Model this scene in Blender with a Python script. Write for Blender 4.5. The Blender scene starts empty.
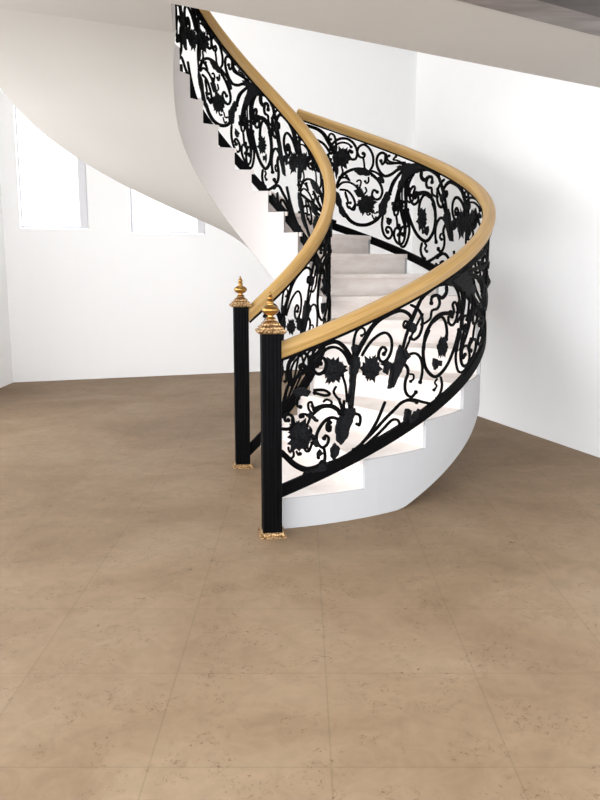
import bpy, bmesh, math, random
from mathutils import Vector, Matrix
from mathutils.geometry import tessellate_polygon
random.seed(4)
C = bpy.context.scene.collection
scene = bpy.context.scene

# ------------------------------------------------------------------ numbers
FOCAL, PITCH, EYE = 783.55, 0.1710, 1.3538
RISE = 0.16
CX, CY = -0.45885, 5.73845          # centre of the outer edge
IX, IY = -0.37085, 5.77461          # centre of the well edge
NSTEP = 21

def lin(*c):
    return tuple((v/255/12.92 if v/255 <= .04045 else ((v/255+.055)/1.055)**2.4) for v in c) + (1,)

def ang(t):
    w = t/10
    return -1.37691 + .24973*t - .04641*w*(w-1) + .02815*w*(w-1)*(w-.5)
def r_out(t):
    w = min(t, 18)/10-.5
    return 1.70101 - .237*w + .137*w*w
def r_in(t):
    return .5421
def p_out(t, z, d=0.0):
    a = ang(t); R = r_out(t)+d
    return Vector((CX+R*math.cos(a), CY+R*math.sin(a), z))
def p_in(t, z, d=0.0):
    a = ang(t); R = r_in(t)+d
    return Vector((IX+R*math.cos(a), IY+R*math.sin(a), z))
def rail_h(side, t):
    if side == 'o':
        w = t/10-.5; return .97688+.02728*w-.09125*w*w
    w = t/10-.8; return .97688-.02282-.16501*w+.05238*w*w
def bar_h(side, t):
    if side == 'o':
        w = t/10-.5; return .19982-.14823*w-(.09 if w > 0 else .23524)*w*w
    w = t/10-.8; return .142-.07706*w+.01438*w*w
def rail_pt(side, t, h, d=0.0):
    """h = 0 on the bottom bar, 1 on the handrail"""
    z = t*RISE + bar_h(side, t)*(1-h) + rail_h(side, t)*h
    return p_out(t, z, .035+d) if side == 'o' else p_in(t, z, .03+d)
OUT_END, IN_END = 10.78, 20.0
OUT_U = [-.21,0,.2,.53,.79,1,1.2,1.53,1.79,2,2.2,2.53]
OUT_T = [.16,.8,1.4,2.67,4.7,6.03,6.76,8.07,9.09,9.88,10.6,11.9]
IN_U = [0,.2,.53,.79,1,1.2,1.53,1.79,2,2.2,2.53,2.79,3]
IN_T = [.9,2.1,5,7.6,9.12,10.27,11.94,13.71,14.89,16,17.7,19.4,20.6]
def u2t(side, u):
    U, T = (OUT_U, OUT_T) if side == 'o' else (IN_U, IN_T)
    i = 0
    while i < len(U)-2 and u > U[i+1]: i += 1
    return T[i] + (u-U[i])*(T[i+1]-T[i])/(U[i+1]-U[i])

# ------------------------------------------------------------------ materials
def mat(name, col, rough=.6, metal=0, spec=.5):
    m = bpy.data.materials.new(name); m.use_nodes = True
    b = m.node_tree.nodes['Principled BSDF']
    b.inputs['Base Color'].default_value = col
    b.inputs['Roughness'].default_value = rough
    b.inputs['Metallic'].default_value = metal
    b.inputs['Specular IOR Level'].default_value = spec
    return m
def nodes(m): return m.node_tree.nodes, m.node_tree.links, m.node_tree.nodes['Principled BSDF']
def ramp(N, stops):
    r = N.new('ShaderNodeValToRGB'); e = r.color_ramp.elements
    e[0].position, e[0].color = stops[0]; e[1].position, e[1].color = stops[-1]
    for p, c in stops[1:-1]:
        x = e.new(p); x.color = c
    return r
def noisy(m, c0, c1, scale=(4,4,4), detail=6, lo=.3, hi=.7, bump=0, rough=.6, dist=0):
    N, L, b = nodes(m)
    tc = N.new('ShaderNodeTexCoord'); mp = N.new('ShaderNodeMapping'); mp.inputs['Scale'].default_value = scale
    nz = N.new('ShaderNodeTexNoise'); nz.inputs['Scale'].default_value = 1; nz.inputs['Detail'].default_value = detail
    nz.inputs['Roughness'].default_value = rough; nz.inputs['Distortion'].default_value = dist
    r = ramp(N, [(lo, c0), (hi, c1)])
    L.new(tc.outputs['Object'], mp.inputs['Vector']); L.new(mp.outputs[0], nz.inputs['Vector'])
    L.new(nz.outputs['Fac'], r.inputs[0]); L.new(r.outputs[0], b.inputs['Base Color'])
    if bump:
        bp = N.new('ShaderNodeBump'); bp.inputs['Strength'].default_value = bump; bp.inputs['Distance'].default_value = .01
        L.new(nz.outputs['Fac'], bp.inputs['Height']); L.new(bp.outputs[0], b.inputs['Normal'])
    return m

M = {}
M['wall'] = noisy(mat('white wall paint', lin(250,250,250), .9, spec=.1), lin(251,251,251), lin(253,253,253), (3,3,3))
M['wall_right'] = noisy(mat('slightly darker wall white', lin(240,240,240), .9, spec=.1), lin(236,236,236), lin(238,238,238), (3,3,3))  # right wall slightly darker than the other walls
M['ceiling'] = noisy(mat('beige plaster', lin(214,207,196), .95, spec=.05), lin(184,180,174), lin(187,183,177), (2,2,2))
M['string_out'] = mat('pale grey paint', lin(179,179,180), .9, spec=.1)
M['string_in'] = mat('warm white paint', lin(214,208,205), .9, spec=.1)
M['marble'] = noisy(mat('pale pink marble', lin(240,230,224), .45, spec=.3), lin(222,211,204), lin(236,228,223), (5,5,14), 8, .3, .62, dist=.6)
M['iron'] = noisy(mat('black wrought iron', lin(10,10,11), .6, spec=.04), lin(4,4,5), lin(9,9,10), (60,60,60), bump=.1)
M['leaf_iron'] = noisy(mat('black cast iron', lin(20,21,22), .65, spec=.1), lin(6,6,7), lin(25,26,28), (70,70,70), bump=.3)
M['post_iron'] = noisy(mat('black brushed iron', lin(6,6,8), .5, spec=.04), lin(1,1,1), lin(9,9,11), (90,90,4), bump=.15)
M['brass'] = noisy(mat('antique brass', lin(190,140,80), .3, 1), lin(190,152,90), lin(138,98,48), (30,30,30))
M['brass_dark'] = noisy(mat('pitted antique brass', lin(150,110,75), .4, 1), lin(205,172,126), lin(92,62,38), (110,110,110), lo=.4, hi=.6, bump=.4)
M['dark_stone'] = noisy(mat('grey brown veined stone', lin(110,100,97), .5), lin(84,75,73), lin(140,132,128), (2,9,9), 8, .3, .7)
M['dark_wood'] = noisy(mat('dark brown stained wood', lin(50,38,36), .5), lin(40,30,29), lin(66,54,52), (2,14,14), 5)
M['frame'] = mat('light grey window frame', lin(226,226,230), .6)

# beech handrail, grain along the sweep (uv)
m = mat('varnished beech wood', lin(205,168,105), .38, spec=.35); N, L, b = nodes(m)
uv = N.new('ShaderNodeUVMap'); mp = N.new('ShaderNodeMapping'); mp.inputs['Scale'].default_value = (1.3, 26, 1)
nz = N.new('ShaderNodeTexNoise'); nz.inputs['Scale'].default_value = 2; nz.inputs['Detail'].default_value = 6; nz.inputs['Distortion'].default_value = .4
r = ramp(N, [(.3, lin(158,120,66)), (.55, lin(178,143,86)), (.75, lin(188,158,104))])
L.new(uv.outputs[0], mp.inputs[0]); L.new(mp.outputs[0], nz.inputs['Vector']); L.new(nz.outputs['Fac'], r.inputs[0]); L.new(r.outputs[0], b.inputs['Base Color'])
M['wood'] = m

# floor: big polished marble tiles, faint joints, short brown flecks
m = mat('brown marble tiles', lin(170,145,118), .6, spec=.12); N, L, b = nodes(m)
geo = N.new('ShaderNodeNewGeometry')
def tex(kind, scale, **kw):
    mp = N.new('ShaderNodeMapping'); mp.inputs['Scale'].default_value = scale if isinstance(scale, tuple) else (scale,)*3
    L.new(geo.outputs['Position'], mp.inputs[0])
    n = N.new(kind)
    n.inputs['Scale'].default_value = 1
    for k, v in kw.items(): n.inputs[k].default_value = v
    L.new(mp.outputs[0], n.inputs['Vector']); return n
def mixc(kind, fac, a, bb):
    x = N.new('ShaderNodeMix'); x.data_type = 'RGBA'; x.blend_type = kind
    if isinstance(fac, float): x.inputs[0].default_value = fac
    else: L.new(fac, x.inputs[0])
    for i, v in ((6, a), (7, bb)):
        if isinstance(v, tuple): x.inputs[i].default_value = v
        else: L.new(v, x.inputs[i])
    return x.outputs[2]
n1 = tex('ShaderNodeTexNoise', 1.1, Detail=7, Roughness=.62, Distortion=.5)
r1 = ramp(N, [(.3, lin(120,99,77)), (.5, lin(133,112,89)), (.7, lin(144,125,102))]); L.new(n1.outputs['Fac'], r1.inputs[0])
n2 = tex('ShaderNodeTexNoise', 9, Detail=6, Roughness=.7, Distortion=1.2)
r2 = ramp(N, [(.35, (.78,.77,.76,1)), (.62, (1,1,1,1))]); L.new(n2.outputs['Fac'], r2.inputs[0])
c = mixc('MULTIPLY', .55, r1.outputs[0], r2.outputs[0])
# flecks: thin curved contours of a distorted noise, only in patches
n3 = tex('ShaderNodeTexNoise', 24, Detail=1.5, Roughness=.5, Distortion=2.2)
r3 = ramp(N, [(.615, (0,0,0,1)), (.63, (1,1,1,1)), (.65, (0,0,0,1))]); L.new(n3.outputs['Fac'], r3.inputs[0])
n4 = tex('ShaderNodeTexNoise', 5, Detail=3)
r4 = ramp(N, [(.46, (0,0,0,1)), (.56, (1,1,1,1))]); L.new(n4.outputs['Fac'], r4.inputs[0])
fm = N.new('ShaderNodeMath'); fm.operation = 'MULTIPLY'; L.new(r3.outputs[0], fm.inputs[0]); L.new(r4.outputs[0], fm.inputs[1])
c = mixc('MIX', fm.outputs[0], c, lin(76,54,36))
mp = N.new('ShaderNodeMapping'); mp.inputs['Location'].default_value = (-.08, -2.44, 0); L.new(geo.outputs['Position'], mp.inputs[0])
br = N.new('ShaderNodeTexBrick'); br.offset = 0; br.inputs['Scale'].default_value = 1; br.inputs['Brick Width'].default_value = .5
br.inputs['Row Height'].default_value = .5; br.inputs['Mortar Size'].default_value = .003; br.inputs['Mortar Smooth'].default_value = .6
br.inputs['Color1'].default_value = (.97,.965,.96,1); br.inputs['Color2'].default_value = (1.0,1.0,1.0,1); br.inputs['Mortar'].default_value = (.80,.82,.80,1)
L.new(mp.outputs[0], br.inputs['Vector'])
c = mixc('MULTIPLY', 1.0, c, br.outputs['Color'])
L.new(c, b.inputs['Base Color'])
M['floor'] = m

# window glass: clear with a faint surface reflection
m = bpy.data.materials.new('clear glass'); m.use_nodes = True; N, L = m.node_tree.nodes, m.node_tree.links
N.clear(); o = N.new('ShaderNodeOutputMaterial'); tr = N.new('ShaderNodeBsdfTransparent'); gl = N.new('ShaderNodeBsdfGlossy'); mx = N.new('ShaderNodeMixShader')
gl.inputs['Roughness'].default_value = .02; mx.inputs[0].default_value = .05
L.new(tr.outputs[0], mx.inputs[1]); L.new(gl.outputs[0], mx.inputs[2]); L.new(mx.outputs[0], o.inputs[0])
M['glass'] = m

# ------------------------------------------------------------------ object helpers
def wloc(o):
    v = Vector((0,0,0))
    while o: v += o.location; o = o.parent
    return v
def obj(name, bm, material, parent=None, smooth=False, loc=None):
    """link a bmesh drawn in world coordinates as one mesh object"""
    org = wloc(parent) if parent else Vector(loc or (0,0,0))
    bmesh.ops.translate(bm, verts=bm.verts, vec=-org)
    bmesh.ops.recalc_face_normals(bm, faces=bm.faces)
    me = bpy.data.meshes.new(name); bm.to_mesh(me); bm.free()
    if smooth:
        for p in me.polygons: p.use_smooth = True
        if smooth != 'all': me.set_sharp_from_angle(angle=math.radians(smooth if smooth is not True else 40))
    me.materials.append(material)
    o = bpy.data.objects.new(name, me); C.objects.link(o)
    if parent: o.parent = parent
    else: o.location = org
    return o
def thing(name, label, cat, loc, group=None):
    o = bpy.data.objects.new(name, None); C.objects.link(o); o.location = loc; o.empty_display_size = .2
    o['label'] = label; o['category'] = cat
    if group: o['group'] = group
    return o
def struct(name, bm, material):
    o = obj(name, bm, material); o['kind'] = 'structure'; return o
def hexa(bm, a):
    """eight corners: bottom four then top four"""
    v = [bm.verts.new(p) for p in a]
    for f in ((0,1,2,3),(4,5,6,7),(0,1,5,4),(1,2,6,5),(2,3,7,6),(3,0,4,7)): bm.faces.new([v[i] for i in f])
def prism(bm, poly, z0, z1):
    n = len(poly)
    a = [bm.verts.new((p[0], p[1], z0)) for p in poly]; c = [bm.verts.new((p[0], p[1], z1)) for p in poly]
    bm.faces.new(a); bm.faces.new(c[::-1])
    for i in range(n): bm.faces.new((a[i], a[(i+1)%n], c[(i+1)%n], c[i]))
def box(bm, x0, x1, y0, y1, z0, z1): prism(bm, [(x0,y0),(x1,y0),(x1,y1),(x0,y1)], z0, z1)
def sweep(bm, rings, cap=True, uvs=None):
    rows = [[bm.verts.new(p) for p in r] for r in rings]; n = len(rows[0])
    lay = bm.loops.layers.uv.verify() if uvs else None
    for i in range(len(rows)-1):
        for j in range(n):
            k = (j+1) % n
            f = bm.faces.new((rows[i][j], rows[i][k], rows[i+1][k], rows[i+1][j]))
            if uvs:
                for lp, (a, bb) in zip(f.loops, ((i,j),(i,j+1),(i+1,j+1),(i+1,j))): lp[lay].uv = (uvs[a], bb/n)
    if cap: bm.faces.new(rows[0]); bm.faces.new(rows[-1][::-1])
def lathe(bm, prof, x, y, n=24):
    sweep(bm, [[Vector((x+r*math.cos(2*math.pi*k/n), y+r*math.sin(2*math.pi*k/n), z)) for k in range(n)] for r, z in prof])

# ------------------------------------------------------------------ camera, world
cam = bpy.data.objects.new('camera', bpy.data.cameras.new('camera')); C.objects.link(cam)
cam.location = (0, 0, EYE); cam.rotation_euler = (math.pi/2-PITCH, 0, 0)
cam.data.sensor_fit = 'VERTICAL'; cam.data.sensor_height = 32; cam.data.lens = 32*FOCAL/800
cam.data.shift_x = -(302.05-300)/800
cam.data.clip_start = .05
scene.camera = cam
w = bpy.data.worlds.new('daylight'); scene.world = w; w.use_nodes = True
w.node_tree.nodes['Background'].inputs[0].default_value = (.93, .97, 1.03, 1)
w.node_tree.nodes['Background'].inputs[1].default_value = 1.6
scene.view_settings.view_transform = 'Standard'; scene.view_settings.look = 'None'
scene.view_settings.gamma = 1; scene.view_settings.exposure = 0.88; scene.view_settings.use_curve_mapping = False

# ---- ironwork design, thousandths: width0, width1, then (along one repeat, height) pairs
A_STROKES = [
 [22,13,10,724,32,783,55,831,81,882,114,909,152,914,204,905,236,866,259,805,255,755],
 [12,12,38,711,56,750,85,789,122,803,150,788,172,735,178,671,169,616,149,588,129,598,115,640,117,682,134,700,150,665,139,645],
 [12,8,4,729,2,807,6,865,15,905,34,916,49,891,50,864,37,858],
 [14,14,200,522,224,595,239,688,260,765,286,848,306,906],
 [10,10,222,519,237,582,265,672,287,728,308,777],
 [10,10,232,753,227,779,233,801,243,787,255,741,244,737,235,755],
 [10,10,272,743,282,704,273,683,261,705,267,729],
 [12,12,256,899,286,843,308,767,311,690,298,633,274,626,259,653],
 [13,12,150,288,134,237,110,169,73,101,38,64,9,50],
 [13,13,44,73,92,105,148,155,195,184,225,206,257,190,294,135],
 [12,12,53,35,105,64,149,94,185,117,210,95,220,51,215,21,202,24],
 [12,14,198,191,231,205,272,180,323,102,387,10],
 [12,12,238,522,255,534,282,516,304,463,316,394,316,324,308,271],
 [14,12,233,492,250,435,250,390,241,354,240,296,250,239,271,200,289,216],
 [9,9,257,387,275,363,277,331,264,325],
 [16,14,346,625,329,583,319,522,321,440,333,352,360,272,389,225,424,224,460,253,491,314,515,385,529,443],
 [14,20,322,499,326,596,349,657,380,687,417,679,466,634],
 [12,14,359,662,406,667,436,592,446,505,442,458],
 [12,12,454,626,455,573,483,526,509,557,514,630,493,694,478,687,489,628,476,599],
 [12,12,482,838,516,736,534,602,537,481,532,386,517,298],
 [10,10,501,821,531,742,540,631,542,531,538,435],
 [10,10,533,747,547,636,546,566,542,526],
 [12,12,537,427,531,367,514,301,513,218,532,112,552,64,574,77,581,137,568,237,550,267,544,238,550,176,559,188],
 [12,12,416,195,426,122,417,70,397,45],
 [9,9,397,200,383,185,395,146,380,131],
 [16,12,452,871,389,918,338,916,303,895,281,847,257,782],
 [20,12,434,872,435,821,410,804,380,852,355,860,353,818],
 [14,9,387,840,398,780,386,747,357,759,351,710,332,699,309,703],
 [14,10,574,518,569,453,565,377,553,382,544,444,544,506,553,509],
 [26,22,542,803,570,694,596,559,615,411],
 [10,12,605,345,599,293,593,229,574,229,586,256],
]
A_FORMS = [
 ['leaf',419,916,459,910,503,906,551,857,569,771,597,630,584,603,559,696,533,742,497,810,452,858],
 ['leaf',215,649,249,535,233,482,212,426,189,359,162,371,171,453,176,537,196,540],
 ['leaf',-4,726,4,748,18,717,27,691,15,634,12,560,-3,485,-12,579,-11,655],
 ['leaf',220,609,240,589,258,516,241,509,218,572],
 ['leaf',-5,807,3,824,19,807,18,770,7,755,-3,777],
 ['leaf',238,772,254,790,279,727,273,688,250,707],
 ['leaf',246,138,259,123,257,64,271,28,289,48,304,72,314,19,290,7,266,0,245,12,238,65],
 ['flower',78,588,54,68],
 ['flower',421,423,42,61],
 ['leaf',375,383,394,343,417,319,414,280,391,313,381,285,371,347],
 ['leaf',124,584,156,587,180,539,163,523,157,479,138,515,144,549],
]
B_STROKES = [
 [18,16,513,884,596,865,668,820,686,855,682,895],
 [21,16,550,845,600,799,640,733,684,688,719,710,740,775,736,853,708,904,682,895,687,835,704,792,713,821],
 [16,12,550,895,614,857,659,846,675,873,660,900],
 [12,12,569,879,606,885,633,877,615,918],
 [17,17,563,819,603,733,634,653,653,559,668,493],
 [13,13,559,821,607,706,633,615,648,530],
 [16,18,535,827,575,710,587,576,579,452,565,356,540,266],
 [12,12,517,844,557,720,569,586,562,461],
 [14,14,507,824,539,743,548,636,540,550,514,527,490,566,499,612,519,594],
 [12,12,537,655,514,668,522,612,508,594],
 [16,16,627,451,624,401,614,341,596,364,591,419,598,467],
 [17,17,695,284,700,190,685,106,653,84,631,136,637,188,660,199,673,163,661,146],
 [17,17,557,438,541,318,541,188,556,100,589,75,615,119,614,192,591,237,577,206,587,161],
 [16,13,656,292,665,248,651,230,642,274],
 [21,16,998,400,982,485,944,574,893,639,832,676,775,661,727,616,701,539,714,455,746,422,768,452,756,510,734,502],
 [16,10,779,690,736,688,701,655,696,617,731,620,770,644],
 [16,13,996,394,965,465,922,496,878,486,847,437,825,403],
 [13,13,986,496,944,530,913,513,935,553],
 [16,16,977,391,930,408,895,368,877,305,885,236,916,247],
 [14,14,934,329,943,389,925,307,929,279],
 [14,14,877,305,894,251,923,243,929,279,909,296],
 [26,23,941,169,911,119,862,104,800,136,748,202,714,273,701,332],
 [12,12,870,528,853,556,840,544,846,502,852,460,865,492],
 [12,12,792,620,791,575,804,549,813,564],
 [12,12,813,506,803,472,821,425,807,412],
 [10,10,758,315,749,280,732,303],
 [10,10,846,256,828,239,810,268,792,238,779,258],
 [10,10,766,258,753,220,740,246],
 [18,17,1048,726,1027,818,984,890,933,919,890,894,868,830,876,756,906,734,924,776,916,818,903,806],
 [14,14,1035,707,1009,808,967,864,925,873,907,854],
 [16,16,784,688,765,749,764,833,786,897,821,921,853,888,867,830,852,787,826,794,818,830,829,831],
 [13,13,829,793,822,745,819,689],
 [13,13,1009,644,1021,555,1019,454,1010,394],
 [13,13,966,621,959,573,978,513],
]
B_FORMS = [
 ['leaf',609,819,550,883,485,924,397,947,366,926,455,884,512,828,577,799],
 ['leaf',677,533,655,558,650,490,670,427,675,334,696,276,719,290,722,373,703,435,690,481],
 ['leaf',888,647,832,689,775,693,787,635,849,603,880,620],
 ['leaf',1019,371,985,355,968,299,963,236,942,195,928,130,950,126,976,152,985,213,1011,252,1020,312],
 ['flower',804,349,89,83],
 ['flower',962,712,74,89],
 ['leaf',731,652,701,674,692,622,718,608],
 ['leaf',636,459,616,476,617,437,635,427],
 ['leaf',604,476,583,488,585,454,601,446],
 ['leaf',670,285,643,293,638,250,660,231],
 ['leaf',887,430,839,480,812,403,856,381],
]
L_STROKES = [
 [22,24,6,569,0,488,-5,395,-10,322],
 [20,20,-6,372,-10,415,-8,461],
 [20,13,-1,681,-15,764,-40,845,-67,896,-93,910,-118,907,-138,876,-158,864],
 [12,12,-12,690,-29,770,-56,839,-85,873,-113,870,-131,842,-143,814],
 [14,14,-155,857,-159,808,-150,755,-133,722,-113,726,-105,770,-115,820,-130,828,-135,807,-128,793],
 [14,14,-233,895,-216,924,-192,919,-172,875,-170,817,-180,783,-197,802,-203,834,-192,840,-185,815],
 [12,12,-143,945,-153,906,-155,857],
 [16,16,-240,743,-246,831,-240,891,-221,923,-197,927],
 [9,9,-230,744,-235,823,-223,878,-202,908],
 [9,9,-238,722,-211,776,-187,794,-197,913],
 [14,12,-264,602,-254,679,-240,743,-197,774,-163,774],
 [12,12,-273,591,-245,634,-211,654,-177,631],
 [12,12,-153,625,-112,591,-91,545,-112,553,-148,602],
 [10,10,-65,581,-76,551,-65,504,-54,476],
 [11,11,-202,627,-214,609,-211,559,-201,546],
 [18,18,-157,486,-117,481,-75,441,-48,374],
 [10,10,-117,510,-102,516,-83,481,-91,459],
 [10,10,-22,429,-28,550,-42,638],
 [18,12,-46,358,-59,403,-91,459,-122,478,-147,463,-165,445],
 [14,12,-56,333,-80,368,-106,371,-127,340,-141,290,-137,233,-119,183,-100,191,-94,230,-106,259,-112,245],
 [22,10,-85,348,-98,330,-98,292,-88,283,-89,308],
 [24,26,-274,292,-250,224,-221,146,-182,78,-147,56,-116,58],
 [24,24,50,58,3,35,-47,26,-105,39,-177,34],
 [14,12,-269,446,-243,424,-227,444,-230,499,-245,530,-257,521,-255,491,-245,488],
 [10,10,-157,433,-182,478,-202,490,-202,471,-192,472],
 [10,10,-157,462,-170,501,-172,546,-160,545,-157,515],
 [10,10,-211,602,-212,565,-202,547],
 [10,10,-165,440,-175,400,-187,377],
 [9,9,-157,433,-145,399,-140,399],
 [9,9,-167,375,-160,339,-165,305,-152,275],
 [10,10,-245,297,-241,259,-228,254,-226,213,-238,204],
 [10,10,-216,243,-209,208,-202,211],
 [11,11,-184,255,-182,214,-169,203,-162,230,-157,250],
 [12,14,-113,179,-108,110,-113,56],
 [10,10,-126,175,-137,155,-134,123],
 [14,10,1,327,30,292,36,248,31,213,22,231],
 [12,12,-33,453,-35,397,-27,341],
 [12,12,-54,471,-43,404,-37,351],
]
L_FORMS = [
 ['leaf',-8,729,10,705,28,714,31,645,14,592,5,503,-5,395,-17,406,-13,518,-10,611,-12,671],
 ['leaf',-43,355,-27,390,12,356,13,317,-9,238,-20,169,-47,139,-64,188,-67,288,-59,340],
 ['leaf',-87,146,-69,173,-50,117,-57,74,-76,52,-86,90],
 ['flower',-204,347,71,79],
 ['flower',-74,702,56,68],
 ['leaf',-182,464,-160,479,-140,399,-157,424],
 ['leaf',-231,688,-187,672,-162,623,-177,598,-221,643],
 ['leaf',-155,277,-139,264,-132,199,-147,212,-159,253],
 ['leaf',-131,72,-111,83,-87,32,-95,0,-177,34,-187,72,-141,52],
 ['leaf',-139,167,-124,168,-116,137,-136,126],
]
# ------------------------------------------------------------------ the room
bm = bmesh.new(); box(bm, -4.2, 4.2, -.5, 12, -.12, 0); struct('floor', bm, M['floor'])
# back wall with two windows; it runs from the left corner away to the right
A0, A1 = Vector((-3.37, 9.04)), Vector((3.0, 11.21))
dv = (A1-A0).normalized(); nv = Vector((-dv.y, dv.x))
def bw(s, d): p = A0 + dv*s + nv*d; return (p.x, p.y)
def slab(bm, s0, s1, z0, z1, d0=0, d1=.2): prism(bm, [bw(s0,d0), bw(s1,d0), bw(s1,d1), bw(s0,d1)], z0, z1)
def s_at(k):            # where the sight line x = k*y meets the wall
    return (k*A0.y-A0.x)/(dv.x-k*dv.y)
WIN = [(s_at(-.3515), s_at(-.2665), 1.76, 3.3), (s_at(-.2135), s_at(-.1210), 1.72, 3.3)]
HW = 5.6
bm = bmesh.new(); s = -.2
for s0, s1, z0, z1 in WIN:
    slab(bm, s, s0, 0, HW); slab(bm, s0, s1, 0, z0); slab(bm, s0, s1, z1, HW); s = s1
slab(bm, s, (A1-A0).length, 0, HW)
struct('wall_back', bm, M['wall'])
for i, (s0, s1, z0, z1) in enumerate(WIN):
    bm = bmesh.new(); e = .012; fw = .09
    slab(bm, s0+e, s0+.03, z0+e, z1-e, .03, .09); slab(bm, s1-fw-.0, s1-.004, z0+e, z1-e, .01, .09)
    slab(bm, s0+.03, s1-fw, z0+e, z0+.03, .03, .09); slab(bm, s0+.03, s1-fw, z1-.05, z1-e, .03, .09)
    fr = struct('window_%d' % (i+1), bm, M['frame'])
    bm = bmesh.new(); slab(bm, s0+.03, s1-fw, z0+.03, z1-.05, .05, .056); obj('pane', bm, M['glass'], fr)
# left wall, nearer than the corner
bm = bmesh.new(); prism(bm, [(-3.37,9.04),(-3.36,8.6),(-3.36,6.6),(-3.56,6.6),(-3.56,9.2)], 0, HW); struct('wall_left', bm, M['wall'])
bm = bmesh.new(); box(bm, -3.8, 4.4, 2.0, 11.6, HW, HW+.2); struct('roof_blocker', bm, M['wall'])  # unseen cover added to cut light falling in from above
bm = bmesh.new(); box(bm, -3.355, 3.3, 1.52, 1.7, NSTEP*RISE, HW); box(bm, -3.555, -3.36, 1.52, 6.59, NSTEP*RISE, HW); struct('upper_light_block', bm, M['wall'])  # unseen panels added to keep sun off the upper back wall
# right wall, ending in the free corner behind the stair
q0, q1 = Vector((1.15, 8.33)), Vector((3.2, 2.18)); d = (q1-q0).normalized(); nn = Vector((-d.y, d.x))
bm = bmesh.new(); prism(bm, [q0[:], q1[:], (q1+nn*.2)[:], (q0+nn*.2)[:]], 0, HW); struct('wall_right', bm, M['wall_right'])

bm = bmesh.new(); prism(bm, [(1.32,8.42),(1.50,8.36),(1.78,10.66),(1.61,10.66)], 0, HW); struct('return_light_block', bm, M['wall'])  # unseen slab added to stop light reaching the back wall from the right

# ceiling of the near side, open over the stair beyond its straight edge
ZC, ZF = 2.49, NSTEP*RISE
KC = (ZC-EYE)/(2.8-EYE)
ed = Vector((.833, .553)).normalized(); e0 = Vector((-.614, 4.797))*KC
def edge(x): return (x, e0.y + (x-e0.x)*ed.y/ed.x)
bm = bmesh.new()
prism(bm, [(-3.355, 1.5), (3.41, 1.5), (2.15, 5.30), (2.085, 5.478), edge(1.93), edge(-3.355)], ZC, ZF)
struct('ceiling', bm, M['ceiling'])
# landing that the stair climbs to
pi_, po_ = p_in(20, 0), p_out(20, 0)
bm = bmesh.new(); g = Vector((0, .004))
prism(bm, [(po_.x, po_.y), (pi_.x, pi_.y), (-.60, edge(-.60)[1]+.004), (-3.355, edge(-3.355)[1]+.004), (-3.355, po_.y)], ZF-.49, ZF)
struct('ceiling_landing', bm, M['ceiling'])
# stone border and dark timber field let into the ceiling, parallel to its edge
pn = Vector((ed.y, -ed.x))
def strip(bm, base, s0, s1, w0, w1, z0, z1):
    a = [base+ed*s0+pn*w0, base+ed*s1+pn*w0, base+ed*s1+pn*w1, base+ed*s0+pn*w1]
    prism(bm, [v[:] for v in a], z0, z1)
b0 = Vector((.913, 4.657))*KC; wd = abs((Vector((1.356,4.656))*KC-b0).dot(pn))
bm = bmesh.new(); strip(bm, b0, -.9, 1.45, 0, wd, ZC-.012, ZC-.001); struct('trim_1', bm, M['dark_stone'])
bm = bmesh.new(); strip(bm, b0, -.9, 1.35, wd, wd+.9, ZC-.012, ZC-.001); struct('trim_2', bm, M['dark_wood'])

# ------------------------------------------------------------------ the stair
st = thing('spiral_staircase', 'curved staircase with pale pink marble steps, grey outer side and beige underside', 'staircase', (CX, CY, 0))
def th_out(t): return .25 + .08*max(0, min(1, (t-4)/5))
def th_in(t): return .47 - .14*max(0, min(1, (t-17.5)/2.5))
def bot(side, t):
    return max(0.0, t*RISE - (th_out(t) if side == 'o' else th_in(t)))
SUB = 5
def stringer(side, material, name):
    P = p_out if side == 'o' else p_in
    d0, d1 = (-.004, .018) if side == 'o' else (-.018, .004)
    bm = bmesh.new(); cols = []
    for n in range(NSTEP-1):
        for k in range(SUB+1): cols.append((n + k/SUB, (n+1)*RISE-.0))
    rows = []
    for t, top in cols:
        b_ = bot(side, t)
        rows.append([P(t, b_, d0), P(t, b_, d1), P(t, top, d1), P(t, top, d0)])
    sweep(bm, rows)
    bmesh.ops.remove_doubles(bm, verts=bm.verts, dist=1e-5)
    return obj(name, bm, material, st)
stringer('o', M['string_out'], 'outer_stringer'); stringer('i', M['string_in'], 'inner_stringer')
def radial(n, off, z, inner=True):
    """points at the well and outer ends of the radial line n, moved back by off metres"""
    a, c = p_in(n, z), p_out(n, z); e = (c-a).normalized(); f = Vector((-e.y, e.x, 0))
    return a+f*off, c+f*off
TT = .03
for n in range(1, NSTEP+1):
    t0 = n-1
    if n < NSTEP:
        bm = bmesh.new()                                    # tread with a thin projecting nosing
        z1 = n*RISE; z0 = z1-TT
        ti_, to_ = [], []
        a, c = radial(t0, -.02, 0); ti_.append(a); to_.append(c)
        for k in range(SUB+1):
            tt = t0 + k/SUB*1.02; ti_.append(p_in(tt, 0)); to_.append(p_out(tt, 0))
        rows = []
        for a, c in zip(ti_, to_):
            rows.append([Vector((a.x,a.y,z0)), Vector((c.x,c.y,z0)), Vector((c.x,c.y,z1+.0008)), Vector((a.x,a.y,z1+.0008))])
        sweep(bm, rows); obj('tread', bm, M['marble'], st)
    bm = bmesh.new()
    zb = (n-1)*RISE + (.0008 if n > 1 else 0); zt = n*RISE-TT+.001
    a, c = radial(t0, .004, 0); a2, c2 = radial(t0, .022, 0)
    hexa(bm, [(a.x,a.y,zb),(c.x,c.y,zb),(c2.x,c2.y,zb),(a2.x,a2.y,zb),(a.x,a.y,zt),(c.x,c.y,zt),(c2.x,c2.y,zt),(a2.x,a2.y,zt)])
    obj('riser', bm, M['marble'], st)
bm = bmesh.new(); rows = []; k = 0; t = .3
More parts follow.
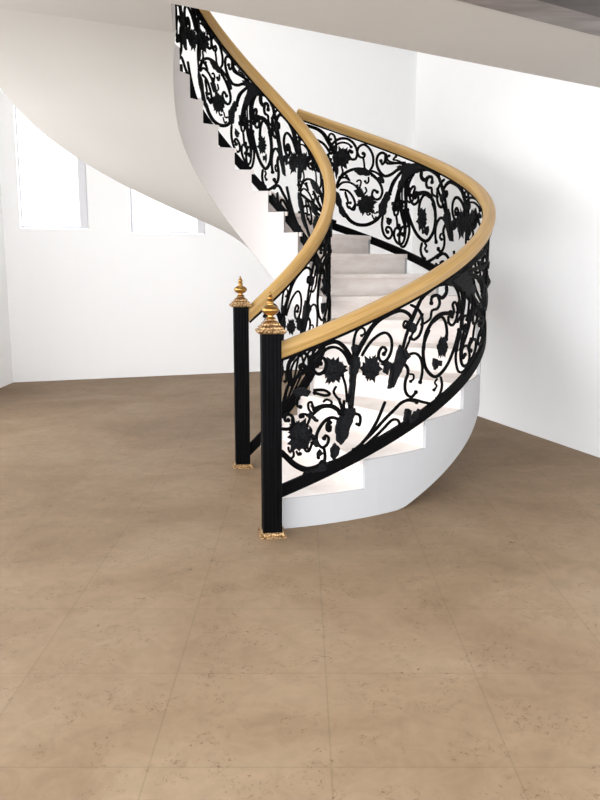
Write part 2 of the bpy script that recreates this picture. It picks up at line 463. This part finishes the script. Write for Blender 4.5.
while t <= 20.01:
    a, c = p_in(t, 0, -.0185), p_out(t, 0, .0185); zi, zo = bot('i', t), bot('o', t)
    rows.append([Vector((a.x,a.y,max(.0005, zi-.002))), Vector((c.x,c.y,max(.0005, zo-.002))), Vector((c.x,c.y,zo+.002)), Vector((a.x,a.y,zi+.002))]); t += .15
a, c = p_in(20.08, 0, -.0185), p_out(20.08, 0, .0185); zz = 20.08*RISE-.33
rows.append([Vector((a.x,a.y,zz-.002)), Vector((c.x,c.y,zz-.002)), Vector((c.x,c.y,zz+.002)), Vector((a.x,a.y,zz+.002))])
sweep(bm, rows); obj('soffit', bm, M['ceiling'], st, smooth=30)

# ------------------------------------------------------------------ railings
def frange(a, b_, s):
    n = max(1, int(math.ceil((b_-a)/s))); return [a+(b_-a)*i/n for i in range(n+1)]
def swept(side, t0, t1, h, prof, step=.12, dz=0.0, dr=0.0, uv=False):
    """profile points (across, up) carried along the railing at height h"""
    ts = frange(t0, t1, step); rings = []; L_ = [0.0]; prev = None
    for t in ts:
        P = rail_pt(side, t, h, dr); tg = (rail_pt(side, t+.02, h, dr)-rail_pt(side, t-.02, h, dr)).normalized()
        a = ang(t); rad = Vector((math.cos(a), math.sin(a), 0)); rad = (rad - tg*rad.dot(tg)).normalized()
        up = rad.cross(tg); up = up if up.z > 0 else -up
        P = P + up*dz
        rings.append([P + rad*x + up*y for x, y in prof])
        if prev is not None: L_.append(L_[-1]+(P-prev).length)
        prev = P
    bm = bmesh.new(); sweep(bm, rings, uvs=L_ if uv else None); return bm
RAILP = [(-.030,-.050),(.030,-.050),(.036,-.044),(.037,-.022),(.044,-.014),(.050,0),(.050,.018),(.042,.036),(.026,.047),(0,.052),
         (-.026,.047),(-.042,.036),(-.050,.018),(-.050,0),(-.044,-.014),(-.037,-.022),(-.036,-.044)]
def scaled(p, sx, sy): return [(x*sx, y*sy) for x, y in p]
def rect(w_, h_): return [(-w_/2,-h_/2),(w_/2,-h_/2),(w_/2,h_/2),(-w_/2,h_/2)]

def catmull(pts, n=3):
    out = []; P = [pts[0]]+pts+[pts[-1]]
    for i in range(1, len(P)-2):
        for k in range(n):
            s = k/n; s2, s3 = s*s, s*s*s
            out.append(tuple(.5*((2*P[i][j]) + (-P[i-1][j]+P[i+1][j])*s + (2*P[i-1][j]-5*P[i][j]+4*P[i+1][j]-P[i+2][j])*s2 + (-P[i-1][j]+3*P[i][j]-3*P[i+1][j]+P[i+2][j])*s3) for j in (0,1)))
    out.append(pts[-1]); return out
def normal_at(side, t):
    a = ang(t); return Vector((math.cos(a), math.sin(a), 0))
def clip_pts(side, pts, k, lo, hi):
    runs, cur = [], []
    for u, h in pts:
        t = u2t(side, u+k)
        if lo <= t <= hi: cur.append((t, h))
        else:
            if len(cur) > 1: runs.append(cur)
            cur = []
    if len(cur) > 1: runs.append(cur)
    return runs
def stroke(bm, side, row, k, lo, hi, ws):
    w0, w1 = row[0]*.00125*ws, row[1]*.00125*ws
    pts = catmull([(row[i]/1000, row[i+1]/1000) for i in range(2, len(row), 2)])
    for run in clip_pts(side, pts, k, lo, hi):
        P = [rail_pt(side, t, h) for t, h in run]; N_ = [normal_at(side, t) for t, h in run]
        rings = []
        for i, p in enumerate(P):
            tg = P[min(i+1, len(P)-1)] - P[max(i-1, 0)]
            if tg.length < 1e-6: tg = Vector((0,0,1))
            tg.normalize(); nn_ = N_[i]; sd = tg.cross(nn_).normalized()
            f = i/(len(P)-1); wd_ = (w0+(w1-w0)*f)/2; dp = min(.008, wd_)*1.0
            if i == len(P)-1 or i == 0: wd_ *= .8
            rings.append([p+sd*wd_*.98-nn_*dp*.55, p+sd*wd_*.98+nn_*dp*.55, p+sd*wd_*.45+nn_*dp, p-sd*wd_*.45+nn_*dp,
                          p-sd*wd_*.98+nn_*dp*.55, p-sd*wd_*.98-nn_*dp*.55, p-sd*wd_*.45-nn_*dp, p+sd*wd_*.45-nn_*dp])
        sweep(bm, rings)
        if w1 > .005:                                           # rolled end of the scroll
            p, nn_ = P[-1], N_[-1]; tg = (P[-1]-P[-2]); tg = tg.normalized() if tg.length > 1e-6 else Vector((0,0,1)); sd = tg.cross(nn_).normalized(); R = w1*.78
            m = 8; rings = []
            for dn, rr in ((-.010,.5),(-.006,1),(.006,1),(.010,.5)):
                rings.append([p + (tg*math.cos(2*math.pi*q/m) + sd*math.sin(2*math.pi*q/m))*R*rr + nn_*dn for q in range(m)])
            sweep(bm, rings)
def leaf(bm, side, row, k, lo, hi):
    pts = [(row[i]/1000, row[i+1]/1000) for i in range(1, len(row), 2)]
    us = [u2t(side, u+k) for u, h in pts]
    if min(us) < lo or max(us) > hi: return False
    n0 = len(pts); out = []
    for i in range(n0):                                         # serrate the outline like acanthus
        a, c = pts[i], pts[(i+1) % n0]
        out.append(a); mx_, my_ = (a[0]+c[0])/2, (a[1]+c[1])/2
        dx, dy = c[0]-a[0], c[1]-a[1]
        out.append((a[0]+dx*.4+dy*.02, a[1]+dy*.4-dx*.07)); out.append((a[0]+dx*.6-dy*.02, a[1]+dy*.6+dx*.07))
    cxm = sum(p[0] for p in pts)/n0; cym = sum(p[1] for p in pts)/n0
    def layer(poly, d0, d1):
        P3 = [rail_pt(side, u2t(side, u+k), h) for u, h in poly]; NN = [normal_at(side, u2t(side, u+k)) for u, h in poly]
        tri = tessellate_polygon([[Vector((u, h, 0)) for u, h in poly]])
        a = [bm.verts.new(p+q*d0) for p, q in zip(P3, NN)]; c = [bm.verts.new(p+q*d1) for p, q in zip(P3, NN)]
        for t_ in tri:
            try: bm.faces.new([a[i] for i in t_]); bm.faces.new([c[i] for i in reversed(t_)])
            except ValueError: pass
        m_ = len(poly)
        for i in range(m_): bm.faces.new((a[i], a[(i+1) % m_], c[(i+1) % m_], c[i]))
    layer(out, -.009, .009)
    layer([(cxm+(u-cxm)*.62, cym+(h-cym)*.8) for u, h in pts], -.016, .016)
    return True
def flower(bm, side, row, k, lo, hi, ws):
    u, h, rx, ry = [v/1000 for v in row[1:]]
    t = u2t(side, u+k)
    if not (lo < t < hi): return False
    rx *= ws*(.62 if side == 'i' else 1)*1.12; ry *= ws*(.85 if side == 'i' else 1)*1.12
    P = rail_pt(side, t, h); n_ = normal_at(side, t); e = Vector((-n_.y, n_.x, 0)); z = Vector((0,0,1))
    rnd = random.Random(int(u*997+h*313+k*7))
    def at(x, y, d): return P + e*x + z*y + n_*d
    for sgn in (1, -1):
        for ly, (np_, ln, d) in enumerate(((6, 1.12, .012), (5, .74, .022), (5, .42, .030))):
            for j in range(np_):
                a = 2*math.pi*(j+.5*ly)/np_ + rnd.uniform(-.2, .2); l_ = ln*rnd.uniform(.72, 1.15); wv = .36*ln+.06
                def pt(r_, s_, dd): 
                    x = (r_*math.cos(a) - s_*math.sin(a))*rx; y = (r_*math.sin(a) + s_*math.cos(a))*ry
                    return bm.verts.new(at(x, y, sgn*dd))
                c0 = pt(.05, 0, d+.004); tip = pt(l_, rnd.uniform(-.1,.1), d-.010)
                l1, r1_ = pt(.32*l_, wv*.75, d-.003), pt(.32*l_, -wv*.75, d-.003)
                l2, r2_ = pt(.66*l_, wv*1.05, d-.008), pt(.66*l_, -wv*1.05, d-.008)
                l3, r3_ = pt(.60*l_, wv*.5, d-.006), pt(.60*l_, -wv*.5, d-.006)
                mid = pt(.6*l_, 0, d+.003)
                for f in ((c0, r1_, mid), (c0, mid, l1), (r1_, r2_, mid), (l1, mid, l2), (r2_, r3_, mid), (l2, mid, l3), (r3_, tip, mid), (l3, mid, tip)):
                    bm.faces.new(f)
        rings = []                                              # seed head
        for rr, dd in ((.22,.018),(.2,.030),(.12,.037),(.03,.039)):
            rings.append([at(rr*rx*math.cos(q*math.pi/4), rr*ry*math.sin(q*math.pi/4), sgn*dd) for q in range(8)])
        sweep(bm, rings)
    return True

PH = 3
def railing(side, label, end, segs, base):
    root = thing('stair_railing', label, 'railing', base, 'wrought iron railings of the curved stair')
    T0 = -.16 if side == 'o' else -.8
    bm = swept(side, T0, end, 1, scaled(RAILP, .82, .77), uv=True); obj('handrail', bm, M['wood'], root, smooth=50)
    bm = swept(side, T0, end, 1, rect(.05, .012), dz=-.046); obj('top_bar', bm, M['iron'], root)
    bm = swept(side, T0, end, 0, rect(.024, .062)); obj('bottom_bar', bm, M['iron'], root)
    for S, Fm, k, lo, hi, ws in segs:
        bm = bmesh.new()
        for row in S: stroke(bm, side, row, k, lo, hi, ws)
        if not bm.verts: bm.free(); continue
        pan = obj('scroll_panel', bm, M['iron'], root, smooth=35)
        for row in Fm:
            bm = bmesh.new()
            ok = leaf(bm, side, row, k, lo, hi) if row[0] == 'leaf' else flower(bm, side, row, k, lo, hi, 1 if S is not A_STROKES else ws)
            if ok: obj('acanthus_leaf' if row[0] == 'leaf' else 'flower', bm, M['leaf_iron'], pan)
            else: bm.free()
    return root
nb = (-.15323, 3.81657); mb = (-.40379, 5.18581)
E1 = OUT_END-.02
railing('o', 'black wrought iron scroll railing with beech handrail on the wide outer side of the stair', OUT_END, [
    (L_STROKES, L_FORMS, 0, -.1, E1, 1), (A_STROKES, A_FORMS, 0, .04, E1, 1), (B_STROKES, B_FORMS, 0, 2.6, E1, .9),
    (A_STROKES, A_FORMS, 1, .04, E1, 1.5), (B_STROKES, B_FORMS, 1, .04, E1, 1), (A_STROKES, A_FORMS, 2, .04, E1, 1.5)], (nb[0], nb[1], 0))
E2 = IN_END-.02
railing('i', 'black wrought iron scroll railing with beech handrail on the inner side, climbing to the ceiling', IN_END, [
    (L_STROKES, L_FORMS, 0, .04, E2, .9), (A_STROKES, A_FORMS, 0, .04, E2, .9), (B_STROKES, B_FORMS, 0, .04, E2, .7),
    (A_STROKES, A_FORMS, 1, .04, E2, 1.3), (B_STROKES, B_FORMS, 1, .04, E2, .85), (A_STROKES, A_FORMS, 2, .04, E2, 1.3), (B_STROKES, B_FORMS, 2, .04, E2, .85)], (mb[0], mb[1], 0))

# ------------------------------------------------------------------ newel posts
def square_stack(bm, x, y, levels, rot):
    rings = []
    for hw, z in levels:
        rings.append([Vector((x+hw*(math.cos(rot)*i-math.sin(rot)*j), y+hw*(math.sin(rot)*i+math.cos(rot)*j), z)) for i, j in ((-1,-1),(1,-1),(1,1),(-1,1))])
    sweep(bm, rings)
def beads(bm, x, y, hw, z, r_, n, rot):
    for s_ in range(4):
        for k in range(n):
            f = -1+2*(k+.5)/n; i, j = [(f,-1),(1,f),(f,1),(-1,f)][s_]
            px, py = x+hw*(math.cos(rot)*i-math.sin(rot)*j), y+hw*(math.sin(rot)*i+math.cos(rot)*j)
            bmesh.ops.create_icosphere(bm, subdivisions=1, radius=r_, matrix=Matrix.Translation((px, py, z)))
def newel(x, y, label, rot, H_):
    root = thing('newel_post', label, 'newel post', (x, y, 0), 'newel posts at the foot of the stair')
    hw = .048
    bm = bmesh.new(); square_stack(bm, x, y, [(.066,0),(.066,.008),(.061,.012),(.058,.02),(.052,.026)], rot); beads(bm, x, y, .061, .013, .0065, 9, rot)
    obj('base_plate', bm, M['brass_dark'], root)
    bm = bmesh.new()                                            # reeded square shaft
    prof = []; nf = 5
    for s_ in range(4):
        c_, s2 = math.cos(rot+s_*math.pi/2), math.sin(rot+s_*math.pi/2)
        for k in range(nf*4):
            f = -1+2*k/(nf*4); dd = hw - .0022*(1 if k % 4 == 0 else 0)
            X, Y = f*hw, -dd
            prof.append((c_*X-s2*Y, s2*X+c_*Y))
    sweep(bm, [[Vector((x+a, y+b_, z)) for a, b_ in prof] for z in (.026, H_)]); obj('post_shaft', bm, M['post_iron'], root)
    z0 = H_
    bm = bmesh.new(); square_stack(bm, x, y, [(.052,z0),(.066,z0+.004),(.069,z0+.012),(.066,z0+.020),(.056,z0+.024),(.055,z0+.032),(.050,z0+.038),(.042,z0+.042),(.041,z0+.050),(.034,z0+.056),(.024,z0+.064),(.022,z0+.070)], rot)
    beads(bm, x, y, .067, z0+.012, .006, 9, rot); beads(bm, x, y, .054, z0+.030, .005, 8, rot); beads(bm, x, y, .040, z0+.047, .004, 6, rot)
    obj('capital', bm, M['brass_dark'], root)
    z0 += .068
    pf = [(.018,0),(.022,.004),(.018,.009),(.012,.013),(.012,.019),(.020,.023),(.030,.030),(.036,.040),(.037,.048),(.033,.058),(.022,.066),(.013,.071),
          (.012,.077),(.015,.082),(.014,.087),(.009,.092),(.012,.098),(.013,.104),(.009,.112),(.005,.118),(.006,.122),(.003,.129),(.0005,.133)]
    bm = bmesh.new(); lathe(bm, [(a*1.15, z0+b_) for a, b_ in pf], x, y); obj('finial', bm, M['brass'], root, smooth=50)
newel(nb[0], nb[1], 'nearer black square newel post with brass urn finial, at the outer foot of the stair', math.radians(9), 1.024)
newel(mb[0], mb[1], 'farther black square newel post with brass urn finial, at the inner foot of the stair', math.radians(9), 1.080)

# soft daylight entering from the open front of the hall
sl = bpy.data.lights.new('daylight', 'SUN'); sl.energy = 3.7; sl.angle = math.radians(120); sl.color = (.97, .985, 1.0)
so = bpy.data.objects.new('daylight', sl); C.objects.link(so); so.location = (0, -6, 4); so.rotation_euler = (math.radians(87), 0, math.radians(-44))

# added fill light, unseen above the stairwell, evens out walls and steps
al = bpy.data.lights.new('stairwell_fill', 'AREA'); al.shape = 'DISK'; al.size = 2.6; al.energy = 36; al.color = (1, .985, .96)
ao = bpy.data.objects.new('stairwell_fill', al); C.objects.link(ao); ao.location = (-.9, 7.2, HW-.1)
